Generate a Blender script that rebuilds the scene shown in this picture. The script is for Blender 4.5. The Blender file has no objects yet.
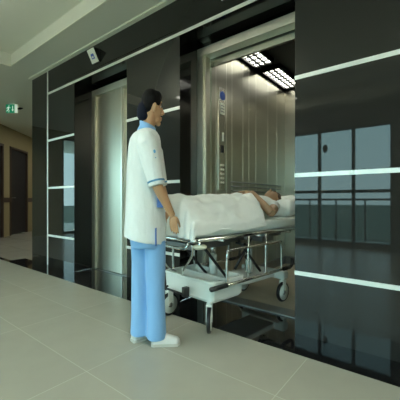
import bpy, bmesh, math, random
import numpy as np
from mathutils import Vector, Matrix
random.seed(7)
C = bpy.context.scene.collection
S = bpy.context.scene
R = math.radians
YAW = R(38.46)

# ------------------------------------------------------------------ camera, world, light, exposure
cd = bpy.data.cameras.new('camera'); cam = bpy.data.objects.new('camera', cd); C.objects.link(cam)
cd.sensor_width = 36; cd.lens = 27.5; cd.clip_start = .02
cam.location = (0, 0, .92); cam.rotation_euler = (R(90), 0, YAW)
S.camera = cam
S.view_settings.view_transform = 'Standard'; S.view_settings.look = 'None'
S.view_settings.gamma = 1; S.view_settings.use_curve_mapping = False
S.view_settings.exposure = 0.5
w = bpy.data.worlds.new('World'); S.world = w; w.use_nodes = True
SKY = w.node_tree.nodes['Background']
def setup_world():
    nt = w.node_tree; N = nt.nodes; L = nt.links
    tc = N.new('ShaderNodeTexCoord'); sp = N.new('ShaderNodeSeparateXYZ'); L.new(tc.outputs['Generated'], sp.inputs[0])
    cr = N.new('ShaderNodeValToRGB'); L.new(sp.outputs[2], cr.inputs[0])
    e = cr.color_ramp.elements
    e[0].position = 0; e[0].color = (.66, .97, 1, 1)
    e[1].position = .6; e[1].color = (.44, .82, .88, 1)
    L.new(cr.outputs[0], SKY.inputs[0]); SKY.inputs[1].default_value = 4.6
setup_world()

# ------------------------------------------------------------------ materials
def mat(name, col, rough=.5, metal=0, ior=1.5, emit=None, es=0, noise=None, bump=None, coat=0, sheen=0, sss=0):
    m = bpy.data.materials.new(name); m.use_nodes = True
    nt = m.node_tree; b = nt.nodes['Principled BSDF']; L = nt.links
    b.inputs['Base Color'].default_value = (*col, 1); b.inputs['Roughness'].default_value = rough
    b.inputs['Metallic'].default_value = metal; b.inputs['IOR'].default_value = ior
    b.inputs['Coat Weight'].default_value = coat; b.inputs['Sheen Weight'].default_value = sheen
    if sss:
        b.inputs['Subsurface Weight'].default_value = sss; b.inputs['Subsurface Radius'].default_value = (.02, .008, .004)
    if emit: b.inputs['Emission Color'].default_value = (*emit, 1); b.inputs['Emission Strength'].default_value = es
    tc = nt.nodes.new('ShaderNodeTexCoord'); mp = nt.nodes.new('ShaderNodeMapping'); L.new(tc.outputs['Object'], mp.inputs[0])
    if noise:      # (scale xyz, detail, amount)
        sc, det, amt = noise
        mp.inputs['Scale'].default_value = sc
        n = nt.nodes.new('ShaderNodeTexNoise'); n.inputs['Scale'].default_value = 1; n.inputs['Detail'].default_value = det
        L.new(mp.outputs[0], n.inputs[0])
        mx = nt.nodes.new('ShaderNodeMix'); mx.data_type = 'RGBA'
        mx.inputs['A'].default_value = (*[c*(1-amt) for c in col], 1); mx.inputs['B'].default_value = (*[min(1, c*(1+amt)) for c in col], 1)
        L.new(n.outputs[0], mx.inputs['Factor']); L.new(mx.outputs['Result'], b.inputs['Base Color'])
    if bump:
        sc, st, dist = bump
        mp2 = nt.nodes.new('ShaderNodeMapping'); mp2.inputs['Scale'].default_value = sc; L.new(tc.outputs['Object'], mp2.inputs[0])
        n2 = nt.nodes.new('ShaderNodeTexNoise'); n2.inputs['Scale'].default_value = 1; n2.inputs['Detail'].default_value = 3
        L.new(mp2.outputs[0], n2.inputs[0])
        bp = nt.nodes.new('ShaderNodeBump'); bp.inputs['Strength'].default_value = st; bp.inputs['Distance'].default_value = dist
        L.new(n2.outputs[0], bp.inputs['Height']); L.new(bp.outputs[0], b.inputs['Normal'])
    return m

def tile_mat(name, col, mortar, bw, rh, msize, rough, var=.04, ior=1.5, mbright=None):
    m = mat(name, col, rough, ior=ior); nt = m.node_tree; L = nt.links; b = nt.nodes['Principled BSDF']
    tc = [n for n in nt.nodes if n.type == 'TEX_COORD'][0]
    br = nt.nodes.new('ShaderNodeTexBrick'); br.offset = 0; br.squash = 1
    L.new(tc.outputs['Object'], br.inputs['Vector'])
    br.inputs['Color1'].default_value = (*[c*(1-var) for c in col], 1)
    br.inputs['Color2'].default_value = (*[c*(1+var) for c in col], 1)
    br.inputs['Mortar'].default_value = (*mortar, 1)
    br.inputs['Scale'].default_value = 1; br.inputs['Mortar Size'].default_value = msize
    br.inputs['Mortar Smooth'].default_value = .2
    br.inputs['Brick Width'].default_value = bw; br.inputs['Row Height'].default_value = rh
    n = nt.nodes.new('ShaderNodeTexNoise'); n.inputs['Scale'].default_value = 7; n.inputs['Detail'].default_value = 6
    L.new(tc.outputs['Object'], n.inputs[0])
    mr = nt.nodes.new('ShaderNodeMapRange'); mr.inputs[3].default_value = .94; mr.inputs[4].default_value = 1.06
    L.new(n.outputs[0], mr.inputs[0])
    mx = nt.nodes.new('ShaderNodeMix'); mx.data_type = 'RGBA'; mx.blend_type = 'MULTIPLY'; mx.inputs['Factor'].default_value = 1
    L.new(br.outputs[0], mx.inputs['A']); L.new(mr.outputs[0], mx.inputs['B'])
    L.new(mx.outputs['Result'], b.inputs['Base Color'])
    return m

M = {}
M['tile'] = tile_mat('beige_floor_tile', (.378, .373, .312), (.50, .50, .42), .88, .44, .0022, .26, .03, 1.4)
M['granite'] = mat('black_granite', (.008, .008, .009), .04, ior=1.75, noise=((60, 60, 60), 3, .6))
M['corr_floor'] = tile_mat('corridor_floor_tile', (.34, .32, .27), (.1, .09, .07), .6, .6, .004, .2, .06, 1.6)
M['glass_black'] = mat('black_wall_glass', (.020, .020, .018), .02, ior=1.48)
M['reveal'] = mat('black_reveal_stone', (.006, .006, .006), .10, ior=1.5)
M['strip'] = mat('pale_aluminium_strip', (.80, .82, .77), .38, .35)
M['paint'] = mat('ceiling_paint', (.73, .745, .64), .85, noise=((1.2, 1.2, 1.2), 2, .03))
M['paint_edge'] = mat('cornice_paint', (.80, .81, .68), .7)
M['yellow'] = mat('ochre_wall_paint', (.32, .27, .145), .7, noise=((2, 2, 2), 2, .05))
M['facade'] = mat('facade_wall_paint', (.20, .20, .17), .7)
M['steel'] = mat('brushed_steel', (.56, .545, .48), .27, 1, noise=((3, 3, 240), 4, .12), bump=((4, 4, 300), .12, .002))
M['steel_v'] = mat('brushed_steel_door', (.62, .60, .50), .38, 1, noise=((240, 240, 2), 4, .10), bump=((1.6, 1.6, .5), .25, .02))
M['steel_wall'] = mat('brushed_steel_car_wall', (.48, .465, .39), .30, 1, noise=((1, 1, 20), 2, .04), bump=((.7, .7, 3), .12, .02))
M['steel_head'] = mat('satin_steel_head', (.74, .73, .62), .45, 1, noise=((3, 3, 200), 3, .06))
M['seam'] = mat('bright_seam_steel', (.88, .87, .80), .3, 1)
M['dark_metal'] = mat('dark_metal', (.02, .02, .02), .35, .6)
M['chrome'] = mat('chrome', (.72, .73, .70), .14, 1)
M['dull_metal'] = mat('dull_grey_metal', (.28, .29, .28), .38, .8)
M['black_plastic'] = mat('black_plastic', (.012, .012, .013), .4)
M['plastic'] = mat('pale_grey_plastic', (.74, .79, .74), .38)
M['tray'] = mat('tray_plastic_shaded', (.50, .54, .50), .35)  # tray floor: recess shade put into the colour, darker than the cover
M['cream'] = mat('cream_rubber', (.66, .66, .50), .5)
M['sheet'] = mat('white_bed_sheet', (.90, .92, .88), .85, bump=((26, 26, 26), .25, .01), sheen=.2)
M['mattress'] = mat('pale_green_mattress', (.84, .90, .84), .7, bump=((20, 20, 20), .15, .01))
M['pillow'] = mat('white_pillowcase', (.90, .92, .88), .85, bump=((22, 22, 22), .3, .01))
M['gown'] = mat('white_patient_gown', (.74, .76, .72), .85, bump=((40, 40, 40), .2, .01))
M['coat'] = mat('white_uniform_cloth', (.78, .82, .80), .8, bump=((20, 20, 9), .6, .02), sheen=.2)
M['blue'] = mat('light_blue_trouser_cloth', (.22, .44, .74), .8, bump=((24, 24, 8), .35, .012), sheen=.2)
M['trim_blue'] = mat('blue_piping', (.10, .30, .50), .7)
M['skin'] = mat('skin', (.52, .29, .15), .5, sss=.08)
M['skin_p'] = mat('patient_skin', (.42, .25, .14), .5, sss=.08)
M['hair'] = mat('dark_hair', (.004, .0035, .0035), .65, ior=1.25, noise=((200, 200, 30), 3, .5), bump=((160, 160, 20), .5, .003))
M['hair_b'] = mat('brown_hair', (.07, .035, .015), .45, bump=((160, 160, 20), .5, .003))
M['navy'] = mat('dark_hair_net', (.005, .007, .018), .7, ior=1.3)
M['pocket_blue'] = mat('deep_blue_cloth', (.10, .19, .46), .8)
M['shoe'] = mat('white_shoe_leather', (.76, .76, .72), .4)
M['sole'] = mat('shoe_sole_rubber', (.55, .54, .48), .6)
M['eye'] = mat('eye_white', (.6, .58, .52), .3)
M['lip'] = mat('lips', (.40, .16, .12), .5)
M['lamp'] = mat('lit_lamp_diffuser', (.9, .9, .8), .5, emit=(1, 1, .86), es=6.5)
M['fill_lamp'] = mat('fill_lamp_diffuser', (.9, .9, .85), .5, emit=(1, .99, .88), es=6.5)  # glow of the unseen lamps added to brighten lobby and corridor
M['fill_uplight'] = mat('fill_uplight_diffuser', (.9, .9, .85), .5, emit=(1, .98, .85), es=20)  # glow of the added uplights that brighten the ceiling
M['car_ceiling'] = mat('car_ceiling_black', (.02, .017, .02), .3)
M['car_floor'] = mat('car_floor_rubber', (.40, .36, .27), .35, noise=((90, 90, 90), 3, .10))
M['door_dark'] = mat('dark_corridor_door', (.020, .019, .024), .4)
M['door_frame'] = mat('brown_door_frame', (.055, .035, .025), .5)
M['green_lit'] = mat('lit_green_sign', (.0, .2, .09), .4, emit=(.0, .22, .10), es=.45)
M['white_lit'] = mat('lit_white_sign', (.8, .85, .75), .4, emit=(.75, .9, .75), es=.35)
M['white'] = mat('white_sign_plastic', (.80, .80, .70), .5)
M['blue_mark'] = mat('blue_sign_print', (.03, .09, .42), .5)
M['ground'] = mat('distant_ground', (.10, .12, .09), .9, noise=((.2, .2, .2), 4, .5))
M['balcony'] = mat('balcony_concrete', (.36, .36, .34), .8)
M['mullion'] = mat('dark_window_frame', (.03, .032, .035), .45)
def pane_mat():
    m = bpy.data.materials.new('window_glass'); m.use_nodes = True; nt = m.node_tree; nt.nodes.clear(); L = nt.links
    o = nt.nodes.new('ShaderNodeOutputMaterial'); t = nt.nodes.new('ShaderNodeBsdfTransparent'); g = nt.nodes.new('ShaderNodeBsdfGlossy')
    t.inputs[0].default_value = (.88, .93, .93, 1); g.inputs['Roughness'].default_value = .02
    f = nt.nodes.new('ShaderNodeFresnel'); f.inputs[0].default_value = 1.45
    mx = nt.nodes.new('ShaderNodeMixShader'); L.new(f.outputs[0], mx.inputs[0]); L.new(t.outputs[0], mx.inputs[1]); L.new(g.outputs[0], mx.inputs[2])
    L.new(mx.outputs[0], o.inputs[0]); return m
M['pane'] = pane_mat()

# ------------------------------------------------------------------ mesh helpers
def frame_of(d):
    d = d.normalized(); a = Vector((0, 0, 1)) if abs(d.z) < .9 else Vector((0, 1, 0))
    x = d.cross(a).normalized(); y = x.cross(d).normalized(); return x, y
class MB:
    def __init__(s): s.bm = bmesh.new()
    def box(s, x0, x1, y0, y1, z0, z1, bev=0):
        v = [s.bm.verts.new(p) for p in ((x0,y0,z0),(x1,y0,z0),(x1,y1,z0),(x0,y1,z0),(x0,y0,z1),(x1,y0,z1),(x1,y1,z1),(x0,y1,z1))]
        fs = [s.bm.faces.new([v[i] for i in q]) for q in ((3,2,1,0),(4,5,6,7),(0,1,5,4),(1,2,6,5),(2,3,7,6),(3,0,4,7))]
        if bev:
            es = list({e for f in fs for e in f.edges})
            bmesh.ops.bevel(s.bm, geom=es, offset=bev, segments=3, affect='EDGES', profile=.6)
        return s
    def rings(s, rings, cap=True, closed=True):
        vs = [[s.bm.verts.new(p) for p in r] for r in rings]; n = len(vs[0])
        for a, b in zip(vs, vs[1:]):
            for i in range(n if closed else n-1):
                j = (i+1) % n; s.bm.faces.new((a[i], a[j], b[j], b[i]))
        if cap and closed:
            s.bm.faces.new(vs[0][::-1]); s.bm.faces.new(vs[-1])
        return s
    def tube(s, pts, r, n=10, squash=1.0, cap=True):
        pts = [Vector(p) for p in pts]; rr = r if isinstance(r, (list, tuple)) else [r]*len(pts)
        out = []; px = None
        for i, p in enumerate(pts):
            d = (pts[min(i+1, len(pts)-1)] - pts[max(i-1, 0)])
            x, y = frame_of(d)
            if px is not None:
                dn = d.normalized(); x = (px - dn*px.dot(dn)).normalized(); y = dn.cross(x)
            else: y = d.normalized().cross(x)
            px = x
            out.append([p + x*math.cos(2*math.pi*k/n)*rr[i] + y*math.sin(2*math.pi*k/n)*rr[i]*squash for k in range(n)])
        return s.rings(out, cap)
    def ell(s, c, r, rot=None, seg=20):
        m = Matrix.Translation(c) @ (rot.to_4x4() if rot else Matrix()) @ Matrix.Diagonal((*r, 1))
        bmesh.ops.create_uvsphere(s.bm, u_segments=seg, v_segments=seg*2//3, radius=1, matrix=m); return s
    def loft(s, secs, n=28, fold=None):   # secs: (z, cx, cy, rx, ry)
        out = []
        for (z, cx, cy, rx, ry) in secs:
            r_ = []
            for k in range(n):
                t = 2*math.pi*k/n; f = 1 + (fold(t, z) if fold else 0)
                r_.append((cx + rx*math.cos(t)*f, cy + ry*math.sin(t)*f, z))
            out.append(r_)
        return s.rings(out)
    def prism(s, poly, y0, y1):           # poly in xz
        a = [s.bm.verts.new((x, y0, z)) for x, z in poly]; b = [s.bm.verts.new((x, y1, z)) for x, z in poly]
        n = len(a); s.bm.faces.new(a); s.bm.faces.new(b[::-1])
        for i in range(n): s.bm.faces.new((a[i], b[i], b[(i+1) % n], a[(i+1) % n]))
        return s
    def build(s, name, m, parent=None, smooth=False, loc=None, mods=None):
        bmesh.ops.recalc_face_normals(s.bm, faces=s.bm.faces)
        me = bpy.data.meshes.new(name); s.bm.to_mesh(me); s.bm.free()
        me.materials.append(M[m] if isinstance(m, str) else m)
        o = bpy.data.objects.new(name, me); C.objects.link(o)
        if smooth:
            for p in me.polygons: p.use_smooth = True
        if parent is not None: o.parent = parent
        if loc: o.location = loc
        if mods: apply(o, mods, smooth)
        return o
def apply(o, mods, smooth=True):
    for (t, kw) in mods:
        md = o.modifiers.new(t.lower(), t)
        for k, v in kw.items(): setattr(md, k, v)
    bpy.context.view_layer.update()
    dg = bpy.context.evaluated_depsgraph_get()
    me = bpy.data.meshes.new_from_object(o.evaluated_get(dg)); mt = o.data.materials[0]
    o.modifiers.clear(); old = o.data; o.data = me; bpy.data.meshes.remove(old)
    if not me.materials: me.materials.append(mt)
    for p in me.polygons: p.use_smooth = smooth
def fuse(v, it=4, f=.6): return [('REMESH', dict(mode='VOXEL', voxel_size=v, use_smooth_shade=True)), ('SMOOTH', dict(factor=f, iterations=it))]
SUB = [('SUBSURF', dict(levels=2, render_levels=2))]
def smoothpath(pts, n=6):
    pts = [Vector(p) for p in pts]; out = []
    for i in range(len(pts)-1):
        p0 = pts[max(i-1, 0)]; p1 = pts[i]; p2 = pts[i+1]; p3 = pts[min(i+2, len(pts)-1)]
        for k in range(n):
            t = k/n
            out.append(.5*((2*p1)+(p2-p0)*t+(2*p0-5*p1+4*p2-p3)*t*t+(3*p1-3*p2+p3-p0)*t**3))
    out.append(pts[-1]); return out
def tag(o, label=None, cat=None, group=None, kind=None):
    if label: o['label'] = label
    if cat: o['category'] = cat
    if group: o['group'] = group
    if kind: o['kind'] = kind
    return o
def empty(name, loc=(0,0,0), rz=0):
    o = bpy.data.objects.new(name, None); C.objects.link(o); o.location = loc; o.rotation_euler = (0, 0, rz); o.empty_display_size = .1; return o
def struct(o, label=None, cat=None): return tag(o, label, cat, kind='structure')
def copy_tree(o, parent=None):
    c = o.copy(); C.objects.link(c); c.parent = parent
    for ch in o.children: copy_tree(ch, c)
    return c

# ------------------------------------------------------------------ the shell
WY = 2.06      # face of the black wall
FD = 2.31      # face of the lift door frames
CY = 2.43      # front of the lift car
GE = 1.785     # tile / granite edge
FY = -2.36     # window facade
LX = -8.1
CEIL = 2.77; COF = 2.93

f = MB().box(LX+.616-3.6, 3.616, FY-GE, 0, -.1, 0).build('floor', 'tile', loc=(-.616, GE, 0))
struct(f, 'beige stone tile floor with thin pale joints in front of the lifts', 'floor')
g = MB().box(-5.15, 3, GE, WY, -.1, 0); g.box(-11.6, -5.15, GE, 1.85, -.1, 0)
g.box(-3.69, -2.63, WY, CY, -.1, 0); g.box(-1.87, -.80, WY, CY, -.1, 0)
struct(g.build('floor_threshold', 'granite'), 'polished black granite strip along the foot of the black glass wall', 'floor')
struct(MB().box(-11.6, -4.91, WY, 5.6, -.1, 0).box(-11.6, -5.15, 1.85, WY, -.1, 0).build('floor_corridor', 'corr_floor'), 'brownish polished floor of the corridor beyond the black wall', 'floor')

c = MB()
c.box(-11.6, 3, 1.68, 5.6, CEIL, 3.1); c.box(-11.6, -4.66, FY-.1, 1.68, CEIL, 3.1); c.box(-4.66, 3, FY-.1, -2.0, CEIL, 3.1)
c.box(2.7, 3, -2.0, 1.68, CEIL, 3.1)
struct(c.build('ceiling', 'paint'), 'pale olive-white lowered ceiling border beside the black wall', 'ceiling')
struct(MB().box(-4.66, 2.7, -2.0, 1.68, COF, 3.1).build('ceiling_coffer', 'paint'), 'raised recessed ceiling panel above the lobby', 'ceiling')
struct(MB().box(-4.66, 2.7, 1.668, 1.68, CEIL-.012, CEIL+.0).box(-4.672, -4.66, -2, 1.68, CEIL-.012, CEIL).build('trim_1', 'paint_edge'))
struct(MB().box(-4.91, 3, WY-.05, WY, CEIL-.018, CEIL).build('trim_2', 'paint_edge'), 'pale cornice strip between ceiling and black wall', 'trim')

TR = [.42, 1.09, 1.76]; TA = 2.43; TH = .014
def wall_seg(name, x0, x1, label, y1=CY, vert=None, panels=True):
    root = MB().box(x0+.001, x1-.001, WY+.006, y1, 0, TA).build(name, 'reveal'); struct(root, label, 'wall')
    zs = [0] + TR + [TA]
    xs = [x0] + ([vert] if vert else []) + [x1]
    for i, (a, b) in enumerate(zip(xs, xs[1:])):
        spl = zs if not (vert and i == 0) else [0, CEIL-.02]
        for za, zb in zip(spl, spl[1:]):
            MB().box(a+.001, b-.001, WY, WY+.0055, za+(.001 if za else 0), zb-.001).build('glass_panel', 'glass_black', root)
    for z in TR:
        MB().box(vert or x0, x1, WY-.006, WY, z-TH, z+TH).build('metal_strip', 'strip', root)
    if vert: MB().box(vert-.013, vert+.013, WY-.006, WY, 0, CEIL-.02).build('metal_strip', 'strip', root)
    return root
wall_seg('wall_front', -4.91, -3.69, 'black glass wall end with pale strips, left of the closed lift', 5.6, -4.405)
wall_seg('wall_front.001', -2.63, -1.87, 'narrow black glass wall panel between the two lifts')
wall_seg('wall_front.002', -.80, 3.0, 'wide black glass wall panel right of the open lift')
hd = MB().box(-4.405, 3, WY+.006, CY, TA, CEIL).build('wall_front.003', 'reveal'); struct(hd, 'black glass header running above both lift openings', 'wall')
MB().box(-4.405, 3, WY, WY+.0055, TA+.001, CEIL-.02).build('glass_panel', 'glass_black', hd)
MB().box(-4.405, 3, WY-.006, WY, TA-TH, TA+TH).build('metal_strip', 'strip', hd)

# unseen outer shell, closed so no sky light leaks in
struct(MB().box(3, 3.1, FY-.1, 5.6, -.1, 3.1).build('wall_right', 'facade'), 'plain wall closing the lobby on the right', 'wall')
struct(MB().box(-11.6, 3.1, 5.6, 5.7, -.1, 3.1).build('wall_back', 'yellow'), 'unseen far wall behind the lift shafts, added to keep sky light out', 'wall')
# angled corridor wall with doors
cw = empty('wall_corridor', (-8.7, 3.1, 0), math.atan2(.722, -.691)); struct(cw, 'angled ochre corridor wall with dark doors', 'wall')
# local x runs from P2 away from the lobby, local +y faces the camera side
DH = 2.3
segs = [(-.95, -.28-.0), (0, 0)]
def cbox(x0, x1, z0, z1): MB().box(x0, x1, .0, .12, z0, z1).build('wall_panel', 'yellow', cw)
cbox(-.3, 0, 0, CEIL); cbox(.97, 3.6, 0, CEIL); cbox(0, .97, DH, CEIL); cbox(-.95, -.3, DH, CEIL)
MB().box(-.3, 0, -.02, 0, .86, .98).build('wall_rail', 'door_frame', cw); MB().box(.97, 3.6, -.02, 0, .86, .98).build('wall_rail', 'door_frame', cw)
def corridor_door(x0, x1, label, n):
    d = empty('door_%d' % n, (-8.7, 3.1, 0), math.atan2(.722, -.691)); struct(d, label, 'door')
    MB().box(x0+.05, x1-.05, .03, .07, .01, DH-.05).build('door_leaf', 'door_dark', d)
    fr = MB(); fr.box(x0, x0+.06, -.02, .1, 0, DH); fr.box(x1-.06, x1, -.02, .1, 0, DH); fr.box(x0, x1, -.02, .1, DH-.06, DH)
    fr.build('door_frame', 'door_frame', d)
    MB().tube([(x0+.12, .0, .98), (x0+.12, -.04, .98), (x0+.22, -.04, .98)], .01, 8).build('door_handle', 'dull_metal', d)
corridor_door(0, .97, 'dark corridor door with brown frame seen left of the black wall end', 3)
corridor_door(-.95, -.3, 'dark corridor door cut by the left edge of the photo', 4)
struct(MB().box(-8.14, -8.04, FY, -2.2, 0, CEIL).box(-8.14, -8.04, -.03, 2.45, 0, CEIL).box(-8.14, -8.04, -2.2, -.03, 2.6, CEIL).build('wall_left', 'yellow'), 'ochre end wall of the lobby', 'wall')
struct(MB().box(-11.7, -11.6, 2, 5.7, -.1, 3.1).build('wall_corridor_end', 'yellow'), 'end wall of the corridor', 'wall')

# facade with windows
fa = MB()
fa.box(-8.14, -7.95, FY-.12, FY, 0, CEIL); fa.box(-6.46, -3.95, FY-.12, FY, 0, CEIL); fa.box(-.72, .05, FY-.12, FY, 0, CEIL)
fa.box(2.6, 3.1, FY-.12, FY, 0, CEIL)
for a, b in ((-7.95, -6.46), (-3.95, -.72), (.05, 2.6)): fa.box(a, b, FY-.12, FY, 2.36, CEIL); fa.box(a, b, FY-.12, FY, 0, .05)
struct(fa.build('wall_window', 'facade'), 'window side of the lobby behind the photographer', 'wall')
def window(n, x0, x1, k, label, base=None, rot=0):
    wn = MB(); wn.box(x0, x1, FY-.1, FY-.04, .05, .10); wn.box(x0, x1, FY-.1, FY-.04, 2.31, 2.36); wn.box(x0, x1, FY-.1, FY-.04, 1.06, 1.12)
    for i in range(k+1):
        x = x0 + (x1-x0)*i/k; wn.box(max(x0, x-.028), min(x1, x+.028), FY-.1, FY-.04, .05, 2.36)
    wo = wn.build('window_%d' % n, 'mullion'); struct(wo, label, 'window')
    for i in range(k):
        xa = x0+(x1-x0)*i/k; xb = x0+(x1-x0)*(i+1)/k
        MB().box(xa+.02, xb-.02, FY-.075, FY-.069, .08, 2.33).build('pane', 'pane', wo)
window(1, -3.95, -.72, 5, 'tall window band reflected in the right black glass panel')
window(2, -7.95, -6.46, 2, 'tall window reflected in the panel behind the nurse')
window(4, .05, 2.6, 4, 'unseen tall window band at the right end of the lobby, put in for enough daylight')  # unseen bay, put in to let enough daylight into the lobby
w3 = MB(); w3.box(-8.12, -8.06, -2.2, -2.15, 0, 2.6); w3.box(-8.12, -8.06, -1.12, -1.08, 0, 2.6); w3.box(-8.12, -8.06, -.08, -.03, 0, 2.6); w3.box(-8.12, -8.06, -2.2, -.03, 2.55, 2.6); w3.box(-8.12, -8.06, -2.2, -.03, 0, .06)  # window widened so the closed lift door reflects more daylight
w3 = w3.build('window_3', 'mullion'); struct(w3, 'tall two-pane window in the lobby end wall, widened to brighten the closed lift door', 'window')
MB().box(-8.095, -8.089, -1.09, -.07, .05, 2.56).build('pane', 'pane', w3); MB().box(-8.095, -8.089, -2.16, -1.11, .05, 2.56).build('pane', 'pane', w3)
struct(MB().box(-9, 3.2, FY-1.3, FY-.12, -.16, -.01).build('floor_balcony', 'balcony'), 'balcony slab outside the windows', 'floor')
rl = empty('balcony_railing', (-2.5, FY-.5, 0)); tag(rl, 'balcony railing outside the windows, seen reflected in the black glass right of the lift', 'railing')
MB().tube([(-5, 0, .93), (5.4, 0, .93)], .022, 10).build('top_rail', 'mullion', rl, True)
MB().tube([(-5, 0, .12), (5.4, 0, .12)], .012, 8).build('bottom_rail', 'dull_metal', rl, True)
x = -4.9
while x < 5.3:
    b = MB(); b.tube([(x, 0, 0), (x, 0, .93)], .016, 8); b.box(x-.035, x+.035, -.03, .03, 0, .02); b.build('post', 'mullion', rl, True); x += .56
struct(MB().box(-300, 300, -400, FY-8, -5.1, -5).build('ground', 'ground'), 'distant land outside', 'ground')

# unseen ceiling lamps added to brighten the lobby, above and behind the camera
def added_lamp(x, y, z, label, group):
    r = empty('ceiling_light', (x, y, z)); tag(r, label, 'light', group)
    fr = MB(); fr.box(-.40, .40, -.36, -.33, -.02, 0); fr.box(-.40, .40, .33, .36, -.02, 0); fr.box(-.40, -.37, -.33, .33, -.02, 0); fr.box(.37, .40, -.33, .33, -.02, 0); fr.build('frame', 'white', r)
    MB().box(-.37, .37, -.33, .33, -.012, -.001).build('diffuser', 'fill_lamp', r)
for x, y in [(-3.7, -1.45), (-3.7, -.55), (-2.6, -1.45), (-2.6, -.55), (.75, -1.3), (.75, .2), (1.95, -1.3), (1.95, .2)]:
    added_lamp(x, y, COF, 'unseen square ceiling light added to brighten the lobby, behind the photographer', 'added lobby fill lights')
def pendant(x, y, label):  # uplights added out of view to brighten the ceiling
    r = empty('fill_pendant', (x, y, 2.34)); tag(r, label, 'light', 'added lobby uplights')
    hb = MB(); hb.box(-.80, .80, -.14, .14, -.03, 0); hb.box(-.80, .80, -.14, -.13, 0, .025); hb.box(-.80, .80, .13, .14, 0, .025); hb.build('housing', 'white', r)
    MB().box(-.78, .78, -.12, .12, .001, .012).build('diffuser', 'fill_uplight', r)
    for sx in (-.6, .6): MB().tube([(sx, 0, .0), (sx, 0, COF-2.34)], .004, 8).build('suspension_rod', 'dull_metal', r)
pendant(-3.0, -.35, 'long pendant uplight added to brighten the ceiling, to the left behind the photographer')
pendant(1.3, -.3, 'long pendant uplight added to brighten the ceiling, to the right of the photographer')
for x, y in [(-6.3, 3.7), (-8.2, 4.7)]:  # lamps hidden behind the black wall, added to brighten the corridor
    added_lamp(x, y, CEIL, 'hidden square light added to brighten the corridor behind the black wall', 'added corridor fill lights')

# ------------------------------------------------------------------ lift 1 (closed)
d1 = empty('door_1', (0, 0, 0)); struct(d1, 'closed brushed steel lift door left of the nurse', 'door')
def frame(root, x0, x1, jw, y0, y1, htop, hbot):
    MB().box(x0, x0+jw, y0, y1, 0, hbot).build('door_jamb', 'steel_v', root)
    MB().box(x1-jw, x1, y0, y1, 0, hbot).build('door_jamb', 'steel_v', root)
    MB().box(x0, x1, y0-.001, y1, hbot, htop-.05).build('door_head', 'steel_head', root)
frame(d1, -3.69, -2.63, .07, FD, FD+.10, TA, 2.30)
MB().box(-3.62, -3.08, FD+.03, FD+.055, .012, 2.30, .004).build('door_panel', 'steel_v', d1)
MB().box(-3.09, -2.70, FD+.06, FD+.085, .012, 2.30, .004).build('door_panel', 'steel_v', d1)
MB().box(-3.09, -3.075, FD+.02, FD+.06, .012, 2.30).build('door_edge', 'seam', d1)
MB().box(-3.62, -2.70, FD-.0, CY, 0, .010).build('door_sill', 'dull_metal', d1)
struct(MB().box(-3.69, -2.63, FD+.11, CY, 0, TA).build('wall_shaft', 'dark_metal'), 'dark shaft closure behind the closed lift door', 'wall')

# ------------------------------------------------------------------ lift 2 (open) and its car
d2 = empty('door_2', (0, 0, 0)); struct(d2, 'open lift entrance frame of brushed steel around the stretcher', 'door')
frame(d2, -1.87, -.80, .07, FD, FD+.10, TA, 2.30)
MB().box(-1.80, -.87, FD, CY+.03, .0005, .010).build('door_sill', 'dull_metal', d2)
MB().box(-1.80, -1.775, FD+.02, FD+.085, .0, 2.30).build('door_panel', 'steel_v', d2)
CX0, CX1, CB, CH = -1.80, -.62, 4.25, 2.56
cl = MB().box(CX0-.03, CX0, CY+.02, CB+.03, 0, CH).build('wall_car_left', 'steel_wall'); struct(cl, 'brushed steel left wall of the lift car', 'wall')
for px in (216, 226.5, 232, 243, 249, 256, 268, 277):
    a = (px-200)/306; q = (.783*a-.622); Y = (CX0/q)*(.622*a+.783)
    MB().box(CX0, CX0+.0012, Y-.003, Y+.003, .12, CH).build('seam_strip', 'seam', cl)
struct(MB().box(CX0, CX1+.03, CB, CB+.03, 0, CH).build('wall_car_back', 'steel_wall'), 'brushed steel rear wall of the lift car', 'wall')
cr_ = MB().box(CX1, CX1+.03, CY+.02, CB, 0, CH).build('wall_car_right', 'steel_wall'); struct(cr_, 'brushed steel right wall of the lift car', 'wall')
struct(MB().box(CX0, CX0+.02, CY+.02, CB, 0, .11).box(CX0, CX1, CB-.02, CB, 0, .11).build('baseboard_car', 'dull_metal'), 'steel skirting of the lift car', 'baseboard')
struct(MB().box(CX0, CX1, CY+.01, CB, -.03, .004).build('floor_car', 'car_floor'), 'beige-brown floor of the lift car', 'floor')
struct(MB().box(CX0, CX1, CY+.02, CB, CH, CH+.05).build('ceiling_car', 'car_ceiling'), 'dark ceiling of the lift car', 'ceiling')
ch = MB().box(CX0, CX1, CY+.0, CY+.03, 2.235, CH+.05); ch.box(CX0, CX0+.0, CY, CY+.03, 0, 2.3) if False else None
struct(ch.build('wall_car_front', 'steel'), 'steel header inside the lift entrance', 'wall')
struct(MB().box(-.80, CX1, CY, CY+.03, 0, 2.235).build('wall_car_front.001', 'steel_wall'), 'steel return panel inside the lift entrance on the right', 'wall')

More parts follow.
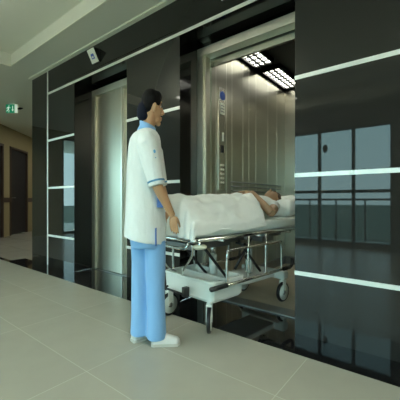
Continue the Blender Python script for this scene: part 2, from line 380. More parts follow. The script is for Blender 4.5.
def car_lamp(x0, x1, y0, y1, label):
    r = empty('ceiling_light', ((x0+x1)/2, (y0+y1)/2, CH)); tag(r, label, 'light', 'louvred lamps in the lift ceiling')
    hx = (x1-x0)/2; hy = (y1-y0)/2; z0, z1 = -.055, -.0
    h = MB(); h.box(-hx, hx, -hy, hy, -.012, z1); 
    h.box(-hx, -hx+.018, -hy, hy, z0, z1); h.box(hx-.018, hx, -hy, hy, z0, z1); h.box(-hx, hx, -hy, -hy+.02, z0, z1); h.box(-hx, hx, hy-.02, hy, z0, z1)
    sw = (2*hx-.036)/3
    for k in (1, 2): xx = -hx+.018+sw*k; h.box(xx-.012, xx+.012, -hy, hy, z0, z1)
    h.build('housing', 'dark_metal', r)
    for k in range(3):
        a = -hx+.018+sw*k+.009; b = a+sw-.018
        MB().box(a, b, -hy+.02, hy-.02, z0+.016, -.012).build('diffuser', 'lamp', r)
        n = int(2*hy/.085)
        for i in range(1, n): yy = -hy+2*hy*i/n; MB().box(a, b, yy-.008, yy+.008, z0+.003, z0+.015).build('louvre', 'dark_metal', r)
    return r
car_lamp(-1.775, -1.53, 2.62, 3.30, 'bright louvred lamp in the lift ceiling nearest the entrance')
car_lamp(-1.775, -1.53, 3.46, 4.20, 'bright louvred lamp in the lift ceiling nearest the rear wall')
car_lamp(-1.03, -.78, 2.62, 3.30, 'unseen louvred lamp added for light on the right half of the lift ceiling near the entrance')  # unseen mirrored lamp pair, added for light inside the car
car_lamp(-1.03, -.78, 3.46, 4.20, 'unseen louvred lamp added for light on the right half of the lift ceiling near the rear wall')

# things on the car's left wall (local frame: x = along +Y, outward = +X)
cp = empty('lift_control_panel', (CX0, 2.62, 1.0)); tag(cp, 'tall narrow steel control panel with call buttons on the lift car wall', 'control panel')
MB().box(0, .012, -.055, .055, .02, 1.08, .002).build('face_plate', 'steel', cp)
MB().box(.012, .017, -.022, .022, .41, .485).build('display', 'black_plastic', cp)
MB().box(.012, .016, .0, .028, .53, .62).build('label_plate', 'white', cp)
for k, (yy, zz) in enumerate([(-.018+.036*(i % 2), .10+.045*(i//2)) for i in range(10)]):
    MB().tube([(.012, yy, zz), (.02, yy, zz)], .011, 12).build('button', 'seam', cp)
s1 = MB().tube([(0, 0, 0), (.004, 0, 0)], .045, 24); s1 = s1.build('round_notice', 'blue_mark', loc=(CX0+.0125, 2.625, 2.00)); tag(s1, 'round blue notice sticker at the top of the lift control panel', 'sticker')
MB().prism([(-.012, -.02), (.012, -.02), (.0, .025)], -.002, .002)
s2 = MB().box(0, .003, -.042, .042, -.06, .06).build('notice_card', 'white', loc=(CX0+.0125, 2.625, 1.865)); tag(s2, 'white notice card below the round blue sticker in the lift', 'card')
for z in (.03, .0, -.03): MB().box(.003, .004, -.03, .03, z-.006, z+.004).build('printed_line', 'dull_metal', s2)
for i, z in enumerate((1.115, 1.068, 1.02)):
    h = MB().tube([(CX0+.005, 2.80, z), (CX0+.035, 2.81, z), (CX0+.035, 4.02, z), (CX0+.005, 4.03, z)], .007, 8).build('handrail', 'dull_metal', None, True)
    tag(h, ['topmost', 'middle', 'lowest'][i] + ' of the three thin steel rails along the lift car wall', 'handrail', 'rails on the lift wall')

st = MB(); st.rings([[(.05*math.cos(k*math.pi/12), yy, .085*math.sin(k*math.pi/12)) for k in range(24)] for yy in (0, .003)])
tag(st.build('window_sticker', 'door_frame', loc=(-1.90, FY-.0685, 1.98)), 'brown oval sticker on a window pane, seen reflected in the right black glass panel', 'sticker')
# ------------------------------------------------------------------ floor indicator signs over the lifts
def indicator(x, label):
    r = empty('floor_indicator', (x, WY, 2.53)); tag(r, label, 'sign', 'tilted indicator signs above the lifts')
    MB().rings([[(-.066, 0, 0), (-.066, -.012, 0), (-.066, -.085, .135), (-.066, 0, .15)], [(.066, 0, 0), (.066, -.012, 0), (.066, -.085, .135), (.066, 0, .15)]]).build('housing', 'dark_metal', r)
    ang = math.atan2(.073, .135); L = math.hypot(.073, .135)
    face = empty('sign_face', (0, -.0125, 0)); face.parent = r; face.rotation_euler = (ang, 0, 0)
    bpy.data.objects.remove(face)
    fc = MB().box(-.066, .066, -.004, 0, .002, L).build('sign_face', 'white', r); fc.location = (0, -.0125, 0); fc.rotation_euler = (ang, 0, 0)
    mk = MB(); mk.box(-.026, .026, -.0065, -.004, .045, .10); mk.build('printed_mark', 'blue_mark', fc)
    MB().prism([(-.014, .056), (.0, .056), (.0, .05), (.016, .066), (0, .08), (0, .072), (-.014, .072)], -.0080, -.0065).build('arrow_mark', 'white', fc)
    return r
indicator(-3.19, 'tilted white sign with blue mark above the closed lift')
indicator(-1.335, 'tilted white sign above the open lift, at the top edge of the photo')

# exit sign
ex = empty('exit_sign', (-6.42, 2.33, CEIL), YAW); tag(ex, 'green and white lit exit sign under the corridor ceiling', 'sign')
MB().box(-.11, .11, -.012, .012, -.20, -.03, .002).build('sign_body', 'white', ex)
MB().box(-.05, .06, -.01, .01, -.03, 0).build('ceiling_mount', 'white', ex); MB().tube([(.11, .01, -.11), (.15, .01, -.105), (.20, .01, -.10)], [.018, .022, .008], 12).build('side_piece', 'dark_metal', ex, True)  # mount above the sign, dark tapered piece at its right
MB().box(-.108, .055, -.015, -.012, -.195, -.035).build('green_panel', 'green_lit', ex)
MB().box(.058, .108, -.015, -.012, -.195, -.035).build('white_panel', 'white_lit', ex)
p = MB(); p.ell((-.05, -.016, -.065), (.010, .003, .010), seg=12)
for a, b, rr in (((-.053, -.08), (-.064, -.125), .010), ((-.064, -.125), (-.046, -.15), .006), ((-.046, -.15), (-.054, -.185), .006), ((-.064, -.125), (-.078, -.155), .006), ((-.078, -.155), (-.098, -.16), .006), ((-.055, -.085), (-.035, -.105), .005), ((-.035, -.105), (-.022, -.095), .005), ((-.057, -.085), (-.082, -.095), .005), ((-.082, -.095), (-.09, -.118), .005)):
    p.tube([(a[0], -.016, a[1]), (b[0], -.016, b[1])], rr, 8)
p.build('running_figure', 'white_lit', ex)
MB().prism([(.014, -.06), (.026, -.06), (.026, -.13), (.040, -.13), (.020, -.17), (.0, -.13), (.014, -.13)], -.018, -.015).build('arrow', 'white_lit', ex)

# ------------------------------------------------------------------ the stretcher
GA = math.atan2(.99, .139)
G0 = (-1.49, 1.73, 0)
def stretcher():
    r = empty('hospital_stretcher', G0, GA); tag(r, 'wheeled hospital stretcher with chrome rails and pale lower tray, half inside the open lift', 'stretcher')
    X0, X1, W = -.185, 1.42, .27
    PZ = .655
    fr = MB(); 
    fr.tube([(X0+.03, -W, PZ), (X1-.03, -W, PZ)], .014, 10); fr.tube([(X0+.03, W, PZ), (X1-.03, W, PZ)], .014, 10)
    fr.tube(smoothpath([(X0+.03, -W, PZ), (X0, -W+.03, PZ), (X0, 0, PZ), (X0, W-.03, PZ), (X0+.03, W, PZ)]), .014, 10)
    fr.tube([(X1-.03, -W, PZ), (X1, -W+.03, PZ), (X1, W-.03, PZ), (X1-.03, W, PZ)], .014, 10)
    for xx in (.1, .55, 1.0): fr.tube([(xx, -W, PZ-.02), (xx, W, PZ-.02)], .012, 8)
    fr.build('top_frame', 'chrome', r, True)
    MB().box(X0+.015, X1-.01, -W+.012, W-.012, PZ-.004, PZ+.012, .004).build('deck', 'black_plastic', r)
    un = MB(); un.box(.0, 1.12, -.10, -.06, PZ-.075, PZ-.02, .004); un.box(.0, 1.12, .06, .10, PZ-.075, PZ-.02, .004)
    un.box(-.10, .30, -.16, .16, PZ-.085, PZ-.04, .006); un.box(.72, .9, -.16, .16, PZ-.10, PZ-.05, .006); un.build('under_frame', 'dull_metal', r)
    m = MB().box(X0+.03, X1-.02, -W+.01, W-.01, PZ+.012, .755, .022).build('mattress', 'mattress', r, True)
    # push handle at the foot end
    MB().tube(smoothpath([(X0+.02, -.20, PZ), (X0-.004, -.20, PZ-.05), (X0-.008, -.14, PZ-.06), (X0-.008, 0, PZ-.06), (X0-.008, .14, PZ-.06), (X0-.004, .20, PZ-.05), (X0+.02, .20, PZ)]), .010, 10).build('push_handle', 'chrome', r, True)
    # corner bumpers
    for sx, sy in ((X0+.05, -1), (X0+.05, 1), (X1-.05, -1), (X1-.05, 1)):
        b = MB(); pr = [(.0, .0), (.034, .0), (.044, .008), (.044, .020), (.034, .028), (0, .03)]
        b.rings([[(sx+q*math.cos(t*math.pi/12), sy*(W+.005)+q*math.sin(t*math.pi/12), PZ-.055+z) for t in range(24)] for q, z in pr[1:5]])
        b.build('corner_bumper', 'cream', r, True)
        MB().tube([(sx, sy*(W+.0), PZ-.06), (sx, sy*W, PZ)], .012, 10).build('bumper_post', 'chrome', r, True)
    # base: cover with two recessed trays
    bx0, bx1 = -.02, .34
    base = MB()
    oc = [(bx0, -W), (bx1, -W), (bx1, W), (bx0, W)]
    def rrect(x0, x1, y0, y1, rad, z):
        pts = []
        for (cx, cy, a0) in ((x1-rad, y1-rad, 0), (x0+rad, y1-rad, 90), (x0+rad, y0+rad, 180), (x1-rad, y0+rad, 270)):
            for k in range(7): t_ = R(a0+15*k); pts.append((cx+rad*math.cos(t_), cy+rad*math.sin(t_), z))
        return pts
    base.rings([rrect(bx0+.02, bx1-.03, -W+.02, W-.02, .03, .205), rrect(bx0+.006, bx1-.012, -W+.006, W-.006, .035, .225), rrect(bx0, bx1, -W, W, .035, .335), rrect(bx0-.004, bx1+.004, -W-.004, W+.004, .036, .345), rrect(bx0-.002, bx1+.002, -W-.002, W+.002, .036, .356), rrect(bx0+.022, bx1-.022, -W+.022, W-.022, .03, .356), rrect(bx0+.028, bx1-.028, -W+.028, W-.028, .03, .27)])
    base.build('base_cover', 'plastic', r)
    MB().box((bx0+bx1)/2-.012, (bx0+bx1)/2+.012, -W+.024, W-.024, .268, .350, .004).build('tray_divider', 'plastic', r)
    MB().box(bx0+.03, bx1-.03, -W+.03, W-.03, .268, .274).build('tray_floor', 'tray', r)
    rear = MB(); rear.box(.34, .98, -.15, .15, .215, .262, .015); rear.box(.93, 1.02, -W+.03, W-.03, .20, .27, .015); rear.build('base_rear', 'plastic', r, True)
    fb = MB(); fb.tube([(bx0-.012, -.02, .245), (bx0-.045, -.02, .235), (bx0-.045, .20, .235), (bx0-.012, .20, .245)], .008, 8); fb.box(bx0-.05, bx0-.003, -.045, -.01, .215, .285, .004)
    fb.build('brake_pedal', 'black_plastic', r, True)
    # columns and scissor struts
    for xx in (.27, .74):
        MB().tube([(xx, .0, .26), (xx, .0, .48)], .032, 16).build('lift_column', 'plastic', r, True)
        MB().tube([(xx, .0, .46), (xx, .0, PZ-.06)], .022, 16).build('column_piston', 'chrome', r, True)
    for a, b in (((.02, -.12, PZ-.05), (.34, -.12, .27)), ((.02, .12, PZ-.05), (.34, .12, .27)), ((.62, -.12, PZ-.06), (.40, -.12, .36)), ((.42, -.14, PZ-.06), (.72, -.14, .30))):
        MB().tube([a, b], .011, 8).build('strut', 'black_plastic', r, True)
    MB().tube(smoothpath([(-.18, -.25, PZ-.03), (-.16, -.22, .55), (-.10, -.08, .44), (-.01, .05, .35)]), .008, 8).build('drip_pole', 'chrome', r, True)
    MB().tube(smoothpath([(-.15, .20, PZ-.03), (-.12, .2, .52), (-.04, .2, .40), (.05, .2, .345)]), .007, 8).build('drip_pole', 'chrome', r, True)
    cr = MB(); cr.tube(smoothpath([(.40, -.13, PZ-.08), (.42, -.2, .56), (.48, -.2, .50), (.46, -.18, .46), (.52, -.17, .43)]), .009, 8); cr.ell((.42, -.20, .56), (.02, .015, .02), seg=10)
    cr.build('crank', 'black_plastic', r, True)
    # folded side guards
    for sy in (-1, 1):
        y = sy*(W+.03); z0, z1 = .325, .565
        gx0, gx1 = .10, .80
        g = MB()
        g.tube(smoothpath([(gx0, y, z0), (gx0, y, z1-.05), (gx0+.015, y, z1-.01), (gx0+.06, y, z1), (gx1-.06, y, z1), (gx1-.015, y, z1-.01), (gx1, y, z1-.05), (gx1, y, z0)]), .009, 10)
        g.build('guard_frame', 'chrome', r, True)
        for xx in (.34, .57):
            MB().tube(smoothpath([(xx, y, z0), (xx, y, .53), (xx+.01, y-sy*.004, .58), (xx+.035, y-sy*.02, .63), (xx+.035, y-sy*.03, PZ)]), .009, 10).build('guard_rung', 'chrome', r, True)
            MB().box(xx+.005, xx+.065, y-sy*.03-.012, y-sy*.03+.012, PZ-.035, PZ+.01, .004).build('guard_hinge', 'dull_metal', r)
        MB().tube([(-.02, y, z0), (.92, y, z0)], .012, 10).build('guard_bar', 'chrome', r, True)
        for a, b in (((-.06, y, z0), (.10, y, z0)), ((.83, y, z0), (.935, y, z0))):
            MB().tube([a, b], .0165, 12).build('guard_grip', 'black_plastic', r, True)
        MB().tube(smoothpath([(.925, y, z0), (.965, y, z0+.01), (.98, y, z0+.04), (.98, y, z0+.075)]), .015, 12).build('guard_latch', 'black_plastic', r, True)
    # casters
    for cx, cy in ((0.0, -.225), (0.0, .225), (.945, -.225), (.945, .225)):
        yy = cy; R_ = .089
        fk = MB(); fk.tube([(cx, yy, .19), (cx, yy, .23)], .017, 14); fk.box(cx-.026, cx+.026, yy-.022, yy-.0165, .080, .19, .003); fk.box(cx-.026, cx+.026, yy+.0165, yy+.022, .080, .19, .003); fk.box(cx-.026, cx+.026, yy-.022, yy+.022, .184, .198, .003)
        fork = fk.build('caster_fork', 'plastic', r); TURN = {(0.0, -.225): R(40)}.get((cx, cy), 0)
        def wheel(prof, name, mm):
            wb = MB(); wb.rings([[(cx+q*math.cos(t*math.pi/20), yy+dy, R_+q*math.sin(t*math.pi/20)) for t in range(40)] for q, dy in prof]); return wb.build(name, mm, fork, True)
        wheel([(.062, -.012), (.085, -.013), (R_, -.006), (R_, .006), (.085, .013), (.062, .012)], 'tyre', 'black_plastic')
        wheel([(.070, -.0155), (.070, .0155)], 'wheel_disc', 'plastic')
        wheel([(.022, -.019), (.022, .019)], 'hub_cap', 'black_plastic')
        wheel([(.016, -.0235), (.016, .0235)], 'axle', 'dull_metal')
        if TURN:
            fork.matrix_local = Matrix.Translation((cx, cy, 0)) @ Matrix.Rotation(TURN, 4, 'Z') @ Matrix.Translation((-cx, -cy, 0))
    return r
stretcher()

# bed sheet
def hprof(s):   # height of the covered body above the mattress along the bed
    ks = [(-.18, .165), (-.14, .195), (-.08, .185), (.02, .175), (.15, .185), (.28, .20), (.42, .195), (.55, .20), (.66, .215), (.75, .215), (.84, .19)]
    for (a, ha), (b, hb) in zip(ks, ks[1:]):
        if s <= b:
            t = max(0, (s-a)/(b-a)); t = t*t*(3-2*t); return ha+(hb-ha)*t
    return ks[-1][1]
def sheet():
    rows = []; n = 48
    def sec(s, k=1.0, drop=0):
        H = hprof(s); pts = []
        half = [(.290, .70), (.288, .73), (.282, .758), (.255, .758+H*.20), (.215, .758+H*.48), (.165, .758+H*.80), (.10, .758+H*.97), (0, .758+H)]
        if s > .60:
            q = min(1, (s-.60)/.15)
            half = [(y, z*(1-0)+0) for y, z in half]
        full = [(-y, z) for y, z in half] + [(y, z) for y, z in half[-2::-1]]
        path = smoothpath([(0, y, z) for y, z in full], 5)
        for i, p in enumerate(path):
            u = i/(len(path)-1)
            wv = .004*math.sin(s*21+u*9) + .007*max(0, math.sin(s*17+u*16))**6 + .006*max(0, math.sin(s*9-u*27+1))**8 + .003*math.sin(s*47-u*23) + .003*math.sin(u*60+s*8)
            edge = 1-min(1, abs(u-.5)*2)
            kk = 1-.11*min(1, abs(p.y)/.28)**1.5
            q = Vector((-.2+(s+.2)*kk + .006*math.sin(u*31), p.y*(1+wv*.4), p.z + wv*(.4+edge)))
            if p.z < .72: q.z += .008*math.sin(s*13)
            pts.append(q)
        return pts
    ss = [-.165+i*.0229 for i in range(38)]
    base = sec(ss[0])
    # foot end hanging down
    for k, (dx, dz) in enumerate(((-.040, None), (-.039, .55), (-.034, .22), (-.020, .04))):
        row = []
        for i, p in enumerate(base):
            zb = .66
            z = zb if dz is None else max(zb, p.z*(1-dz)+zb*dz)
            row.append(Vector((-.165+dx+.008*math.sin(i*.9), p.y, z)))
        rows.append(row)
    for s in ss: rows.append(sec(s))
    b = MB(); b.rings(rows, cap=False, closed=False)
    o = b.build('bed_sheet', 'sheet', None, True, mods=[('SOLIDIFY', dict(thickness=.006, offset=1)), ('SUBSURF', dict(levels=1, render_levels=1))])
    o.location = G0; o.rotation_euler = (0, 0, GA)
    tag(o, 'white bed sheet draped over the lying patient from feet to chest', 'sheet')
sheet()
# pillow
def pillow():
    b = MB(); n = 24; rows = []
    for i in range(n+1):
        u = -1+2*i/n; row = []
        for j in range(n+1):
            v = -1+2*j/n; e = max(0, (1-abs(u)**3.2)*(1-abs(v)**3.2))**.5
            row.append((u, v, e))
        rows.append(row)
    def P(u, v, e, s):
        k = 1-.10*(abs(u)*abs(v))**2
        z = s*e*(.112 if s > 0 else .083) + (.012*math.sin(u*5+v*3) if s > 0 else 0)*e
        if s > 0: z -= .045*math.exp(-((u+.15)**2+v*v*2.2)*4)
        return (1.24+u*.19*k, v*.24*k, .842+z + .03*u)
    b.rings([[P(*q, 1) for q in row] for row in rows], cap=False, closed=False)
    b.rings([[P(*q, -1) for q in row] for row in rows], cap=False, closed=False)
    bmesh.ops.remove_doubles(b.bm, verts=b.bm.verts, dist=.0006)
    o = b.build('pillow', 'pillow', None, True); o.location = G0; o.rotation_euler = (0, 0, GA)
    tag(o, 'white pillow under the head of the lying patient', 'pillow')
pillow()

# ------------------------------------------------------------------ hands
def hand(b, wrist, dirv, palm_n, k=1.0, curl=.5, thumb=1, spread=1.0):
    """wrist, direction of fingers, palm normal; adds palm, four fingers, thumb as closed tubes"""
    w_ = Vector(wrist); d = Vector(dirv).normalized(); n = Vector(palm_n); n = (n-d*n.dot(d)).normalized(); s = d.cross(n)*thumb
    b.tube([w_-d*.01, w_+d*.02*k, w_+d*.045*k, w_+d*.062*k], [.017*k, .024*k, .029*k, .026*k], 12, .5) if False else None
    m = Matrix((s, d, n)).transposed()
    b.ell(w_+d*.034*k, (.027*k, .042*k, .0125*k), m)
    for i, (off, L) in enumerate(((.0235, .062), (.0078, .070), (-.0078, .064), (-.0225, .050))):
        p = w_+d*.060*k+s*off*k; r = .0068*k; pts = [p-d*.02*k, p]; a = 0
        for seg, l in enumerate((.45, .32, .23)):
            a += curl*(.75+.12*i) * (.6, 1, .8)[seg]
            p = p + (d*math.cos(a)+n*math.sin(a))*L*l*k; pts.append(p)
        b.tube(pts, [r, r, r*.95, r*.85, r*.7], 8)
    p = w_+d*.012*k+s*.020*k
    b.tube([p, p+(d*.6+s*.55*spread+n*.3)*.028*k, p+(d*1.0+s*.45*spread+n*.5)*.045*k, p+(d*1.35+s*.25*spread+n*.7)*.055*k], [.011*k, .0095*k, .008*k, .006*k], 8)

# ------------------------------------------------------------------ patient
def patient():
    r = empty('person', G0, GA); tag(r, 'person lying on the stretcher with head on the pillow and one hand on the chest', 'person')
    Z = .76
    b = MB()
    # head (face up)
    hc = Vector((1.115, 0, .935))
    b.ell(hc, (.098, .062, .072)); b.ell(hc+Vector((-.045, 0, .012)), (.062, .047, .055)); b.ell(hc+Vector((-.088, 0, .020)), (.028, .027, .028))
    b.tube([hc+Vector((.0, 0, .062)), hc+Vector((-.025, 0, .083)), hc+Vector((-.040, 0, .070))], [.008, .014, .010], 8)
    b.ell(hc+Vector((-.062, 0, .064)), (.008, .019, .010), seg=10); b.ell(hc+Vector((.018, 0, .064)), (.012, .045, .010), seg=12)
    for s in (-1, 1): b.ell(hc+Vector((.0, s*.062, -.004)), (.022, .008, .017), seg=10)
    # neck, torso
    b.tube([(1.08, 0, .93), (1.02, 0, .90), (.96, 0, .865)], [.036, .036, .05], 14)
    b.tube([(1.0, 0, .865), (.93, 0, .86), (.80, 0, .865), (.60, 0, .86), (.45, 0, .85)], [.05, .14, .145, .125, .13], 20, .62)
    for s in (-1, 1):
        b.tube([(.45, s*.06, .84), (.2, s*.07, .845), (-.0, s*.065, .83), (-.09, s*.06, .82)], [.068, .055, .042, .034], 14)
        b.tube([(-.09, s*.06, .80), (-.11, s*.065, .86), (-.12, s*.07, .915)], [.034, .033, .020], 12)
        sh = Vector((.92, s*.145, .855)); el = Vector((.765, s*.222, .808)) if s < 0 else Vector((.74, s*.19, .82))
        wr = Vector((.70, -.055, .992)) if s < 0 else Vector((.70, .05, .975))
        b.tube([sh, (sh+el)/2+Vector((0, s*.006, 0)), el], [.050, .043, .037], 14)
        mid = (el+wr)/2
        b.tube([el, el*.6+wr*.4, wr], [.037, .035, .023], 14)
        hand(b, wr, Vector((-.6, .9*(-s), .10)) if s < 0 else Vector((-.15, -.9, .06)), Vector((0, 0, -1)), .92, .18, 1 if s < 0 else -1)
    b.build('body', 'skin_p', r, True, mods=fuse(.0042, 3))
    # gown over the chest with short sleeves
    g = MB(); g.tube([(1.012, 0, .875), (.985, 0, .872), (.93, 0, .868), (.80, 0, .872), (.66, 0, .868)], [.060, .115, .158, .160, .15], 24, .60)
    for s in (-1, 1):
        g.tube([(.955, s*.10, .875), (.925, s*.145, .862), (.87, s*.170, .845)], [.05, .056, .052], 16)
    g.build('gown', 'gown', r, True, mods=fuse(.006, 4))
    # hair
    h = MB(); h.ell(hc+Vector((.040, 0, -.012)), (.078, .070, .072)); h.ell(hc+Vector((.075, 0, .016)), (.035, .055, .048)); h.ell(hc+Vector((.03, -.045, -.03)), (.05, .03, .035)); h.ell(hc+Vector((.03, .045, -.03)), (.05, .03, .035))
    h.build('hair', 'hair_b', r, True, mods=fuse(.005, 3))
    for s in (-1, 1):
        MB().ell(hc+Vector((-.004, s*.024, .0655)), (.005, .012, .005), seg=10).build('eyelid', 'hair_b', r, True)
        MB().ell(hc+Vector((.016, s*.025, .072)), (.004, .016, .004), seg=10).build('eyebrow', 'hair_b', r, True)
patient()

# ------------------------------------------------------------------ nurse
def nurse():
    K = 1.97/306
    X = lambda px: (px-152)*K
    Zz = lambda py: .915-(py-200.5)*K
    xc = (152-200)*K; zc = 1.97
    loc = (.783*xc-.622*zc, .622*xc+.783*zc, 0)
    r = empty('person', loc, YAW); tag(r, 'nurse in white tunic and light blue trousers pushing the stretcher, dark hair in a bun', 'person')
    # ---- body
    b = MB()
    TR_ = Matrix.Rotation(R(24), 3, 'Z'); PV = Vector((X(150.5), 0, 0))
    def hp(p): return TR_ @ (Vector(p)-PV) + PV
    def hell(mb, c, rr, seg=20): mb.ell(hp(c), rr, TR_, seg)
    hell(b, (X(151.5), 0, Zz(104)), (.058, .050, .090)); hell(b, (X(154.5), 0, Zz(109.5)), (.044, .042, .078))
    hell(b, (X(156.5), 0, Zz(118.5)), (.028, .028, .036)); hell(b, (X(158.4), 0, Zz(122.5)), (.016, .017, .018))
    b.tube([hp(q) for q in ((X(161), 0, Zz(104)), (X(162.2), 0, Zz(108)), (X(163.8), 0, Zz(111.8)), (X(161.5), 0, Zz(113.6)))], [.006, .008, .011, .008], 10)
    hell(b, (X(160.9), 0, Zz(116.6)), (.009, .015, .006), 12); hell(b, (X(160.6), 0, Zz(119.0)), (.009, .013, .007), 12)
    hell(b, (X(160.2), 0, Zz(101.8)), (.010, .034, .010), 12)
    for s in (-1, 1):
        hell(b, (X(152.6), s*.050, Zz(108.5)), (.015, .010, .031), 12); hell(b, (X(158.0), s*.024, Zz(112)), (.016, .013, .022), 12)
    b.tube([(X(151), 0, Zz(113)), (X(149), 0, Zz(123)), (X(147), 0, Zz(132)), (X(146.5), 0, Zz(138))], [.040, .038, .045, .07], 18)
    b.loft([(Zz(136), X(146), 0, .06, .09), (Zz(142), X(146), 0, .09, .13), (Zz(160), X(146), 0, .095, .13), (Zz(190), X(147), 0, .09, .12), (Zz(225), X(147), 0, .10, .13), (Zz(240), X(147), 0, .095, .12)])
    # arms
    arms = {-1: dict(sh=(X(150), -.135, Zz(144)), el=(X(160.5), -.165, Zz(186)), wr=(X(174.2), -.120, Zz(214.5))),
             1: dict(sh=(X(150), .135, Zz(144)), el=(X(157), .17, Zz(184)), wr=(X(166), .14, Zz(211)))}
    for s, A in arms.items():
        sh, el, wr = (Vector(A[k]) for k in ('sh', 'el', 'wr'))
        b.tube([sh, (sh+el)/2, el], [.048, .040, .032], 16)
        b.tube([el, el*.65+wr*.35, wr], [.032, .031, .019], 16)
        hand(b, wr, (.10, .10 if s < 0 else .05, -1), (.35, 1, .0), .92, .16, 1 if s < 0 else -1, .5)
    for s, xx in ((1, 139.5), (-1, 156.5)):
        b.tube([(X(xx), s*.024, Zz(232)), (X(xx), s*.024, Zz(285)), (X(xx), s*.024, Zz(330))], [.046, .036, .026], 14)
    b.build('body', 'skin', r, True, mods=fuse(.0030, 3))
    # ---- hair
    h = MB(); hell(h, (X(150.8), 0, Zz(100.6)), (.062, .058, .080)); hell(h, (X(147.5), 0, Zz(106)), (.042, .052, .058))
    hell(h, (X(156.3), 0, Zz(95.8)), (.036, .045, .042)); hell(h, (X(157.2), -.038, Zz(101)), (.014, .012, .032)); hell(h, (X(157.2), .038, Zz(101)), (.014, .012, .032))
    h.build('hair', 'hair', r, True, mods=fuse(.005, 3))
    hb = MB(); hell(hb, (X(142.2), 0, Zz(111.5)), (.034, .040, .056)); hell(hb, (X(144.5), 0, Zz(105)), (.026, .03, .034)); hell(hb, (X(140.6), .004, Zz(115)), (.024, .03, .036)); hell(hb, (X(144.2), -.01, Zz(117)), (.022, .026, .026))
    hb.build('hair_bun', 'navy', r, True, mods=fuse(.005, 1))
    for s in (-1, 1):
        for nm, mm, c_, rr in (('eye', 'eye', (X(159.8), s*.023, Zz(106.3)), (.005, .012, .006)), ('pupil', 'hair', (X(160.6), s*.023, Zz(106.3)), (.003, .006, .006))):
            q = MB(); hell(q, c_, rr, 12); q.build(nm, mm, r, True)
        MB().tube([hp(q) for q in ((X(160.6), s*.010, Zz(103)), (X(161), s*.022, Zz(102.3)), (X(160.4), s*.031, Zz(103)))], .0028, 8).build('eyebrow', 'hair', r, True)
    q = MB(); hell(q, (X(161.3), 0, Zz(117.8)), (.007, .014, .006), 12); q.build('lips', 'lip', r, True)
    # ---- collar
    cb = MB(); n = 28
    rows = []
    for z, cx, rx, ry in ((Zz(134), X(147.6), .062, .070), (Zz(128.5), X(148), .047, .052), (Zz(124), X(147.4), .044, .047)):
        rows.append([(cx+rx*math.cos(2*math.pi*k/n), ry*math.sin(2*math.pi*k/n), z-.022*math.cos(2*math.pi*k/n)) for k in range(n)])
    cb.rings(rows, cap=False); cb.build('collar', 'blue', r, True, mods=[('SOLIDIFY', dict(thickness=.006, offset=1))])
    # ---- tunic
    def fold(t, z):
        q = max(0, min(1, (1.15-z)/.5))
        return .016*q*math.sin(5*t+z*6)+.010*q*math.sin(9*t-z*9) + .014*math.sin(4*t+z*18) + .010*math.sin(9*t+z*31)
    def outer(off):
        S_ = [(128.5, 141.5, 153.5, .050), (131.5, 137.5, 157, .085), (135.5, 133.2, 159.5, .125), (140, 130.6, 160.5, .148), (148, 129.0, 161.0, .152), (160, 127.9, 161.5, .150),
              (175, 127.3, 163, .146), (190, 126.6, 164.2, .135), (205, 126.0, 165.0, .133), (220, 125.4, 165.4, .134), (230, 125.0, 165.8, .134), (238.5, 124.6, 166.0, .134)]
        rows = []; n = 56
        for (py, a, c_, ry) in S_:
            cx = X((a+c_)/2); rx = (c_-a)/2*K; rr = []
            for k in range(n):
                t = 2*math.pi*k/n; f = fold(t, Zz(py)); hem = max(0, (py-225)/16)
                rr.append((cx+(rx*(1+f*.5)-off)*math.cos(t), (ry*(1+f)-off)*math.sin(t), Zz(py)-hem*.030*math.cos(t)-hem*.012*abs(math.sin(t))))
            rows.append(rr)
        return rows
    t = MB(); t.rings(outer(0))
    for s, A in arms.items():
        sh, el = Vector(A['sh']), Vector(A['el'])
        d = (el-sh).normalized()
        t.tube([sh+Vector((-.012, -s*.030, .03)), sh+d*.03, sh*.5+el*.5, sh+d*((el-sh).length*1.02)], [.050, .062, .057, .048], 18)
    t.build('tunic', 'coat', r, True, mods=fuse(.005, 2))
    for s, A in arms.items():
        sh, el = Vector(A['sh']), Vector(A['el']); d = (el-sh).normalized(); e = sh+d*((el-sh).length*1.02)
        c = MB(); c.tube([e-d*.032, e-d*.022], .0525, 20); o = c.build('cuff_piping', 'trim_blue', r, True)
        if s < 0:
            x_ = (sh*.72+el*.28)+Vector((.038, -.048, 0))
            bd = MB(); bd.ell(x_, (.008, .004, .011), seg=10); bd.box(x_.x-.012, x_.x+.010, x_.y-.004, x_.y+.004, x_.z-.040, x_.z-.034); bd.build('sleeve_emblem', 'trim_blue', r)
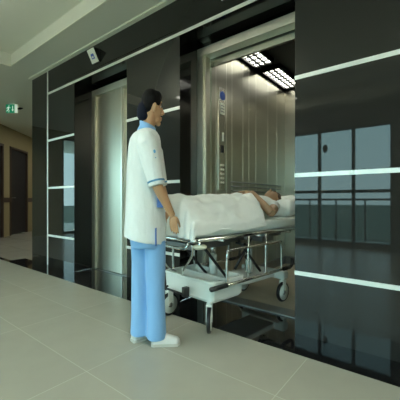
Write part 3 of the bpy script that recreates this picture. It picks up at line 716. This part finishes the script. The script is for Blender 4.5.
    MB().box(X(159.5), X(165.6), -.118, -.03, Zz(207), Zz(190), .006).build('pocket', 'pocket_blue', r)
    MB().box(X(157.8), X(159.2), -.130, -.112, Zz(243), Zz(226), .002).build('side_slit', 'pocket_blue', r)
    # ---- trousers
    p = MB()
    def pf(t_, z): return .02*math.sin(3*t_+z*14)+.012*math.sin(5*t_-z*25)
    p.loft([(Zz(222), X(147), 0, .105, .125), (Zz(238), X(147.5), 0, .112, .130), (Zz(246), X(147.8), 0, .106, .120)], 32)
    for s, L_ in ((1, [(240, 140, 9.9), (262, 140, 9.4), (290, 139.5, 8.7), (312, 139.5, 9.0), (334.5, 139.6, 10.0)]), (-1, [(240, 156, 10.0), (262, 156, 9.8), (290, 156.5, 8.8), (312, 156.8, 8.9), (336, 157, 9.6)])):
        p.loft([(Zz(y), X(cx), (.022 if s > 0 else -.026), rx*K, rx*K*1.02) for y, cx, rx in L_], 30, pf)
    p.build('trousers', 'blue', r, True, mods=fuse(.006, 2))
    # ---- shoes
    def shoe(hx, hy, ang, L):
        rt = Matrix.Translation((hx, hy, 0)) @ Matrix.Rotation(ang, 4, 'Z')
        secs = [(0, .022, .040), (.015, .030, .062), (.06, .031, .066), (.10, .033, .058), (.14, .036, .045), (.165, .031, .036), (L-.002, .012, .022)]
        ub = MB(); rows = []
        for xx, hw, hh in secs:
            rows.append([rt @ Vector((xx, hw*math.cos(a), .010+max(0, math.sin(a))*hh*(1 if math.sin(a) > 0 else 0))) for a in [2*math.pi*k/20 for k in range(20)]])
        ub.rings(rows); sh = ub.build('shoe', 'shoe', r, True)
        sb = MB(); rows = []
        pts = [(xx-.003 if i == 0 else xx+(.004 if i == len(secs)-1 else 0), hw+.003) for i, (xx, hw, hh) in enumerate(secs)]
        ring = [(x_, w2) for x_, w2 in pts] + [(x_, -w2) for x_, w2 in pts[::-1]]
        sb.rings([[rt @ Vector((x_, y_, z)) for x_, y_ in ring] for z in (0, .016)]); sb.build('sole', 'sole', sh)
    shoe(X(132), .010, R(40), .172)
    shoe(X(152.5), -.034, R(6), .178)
nurse()
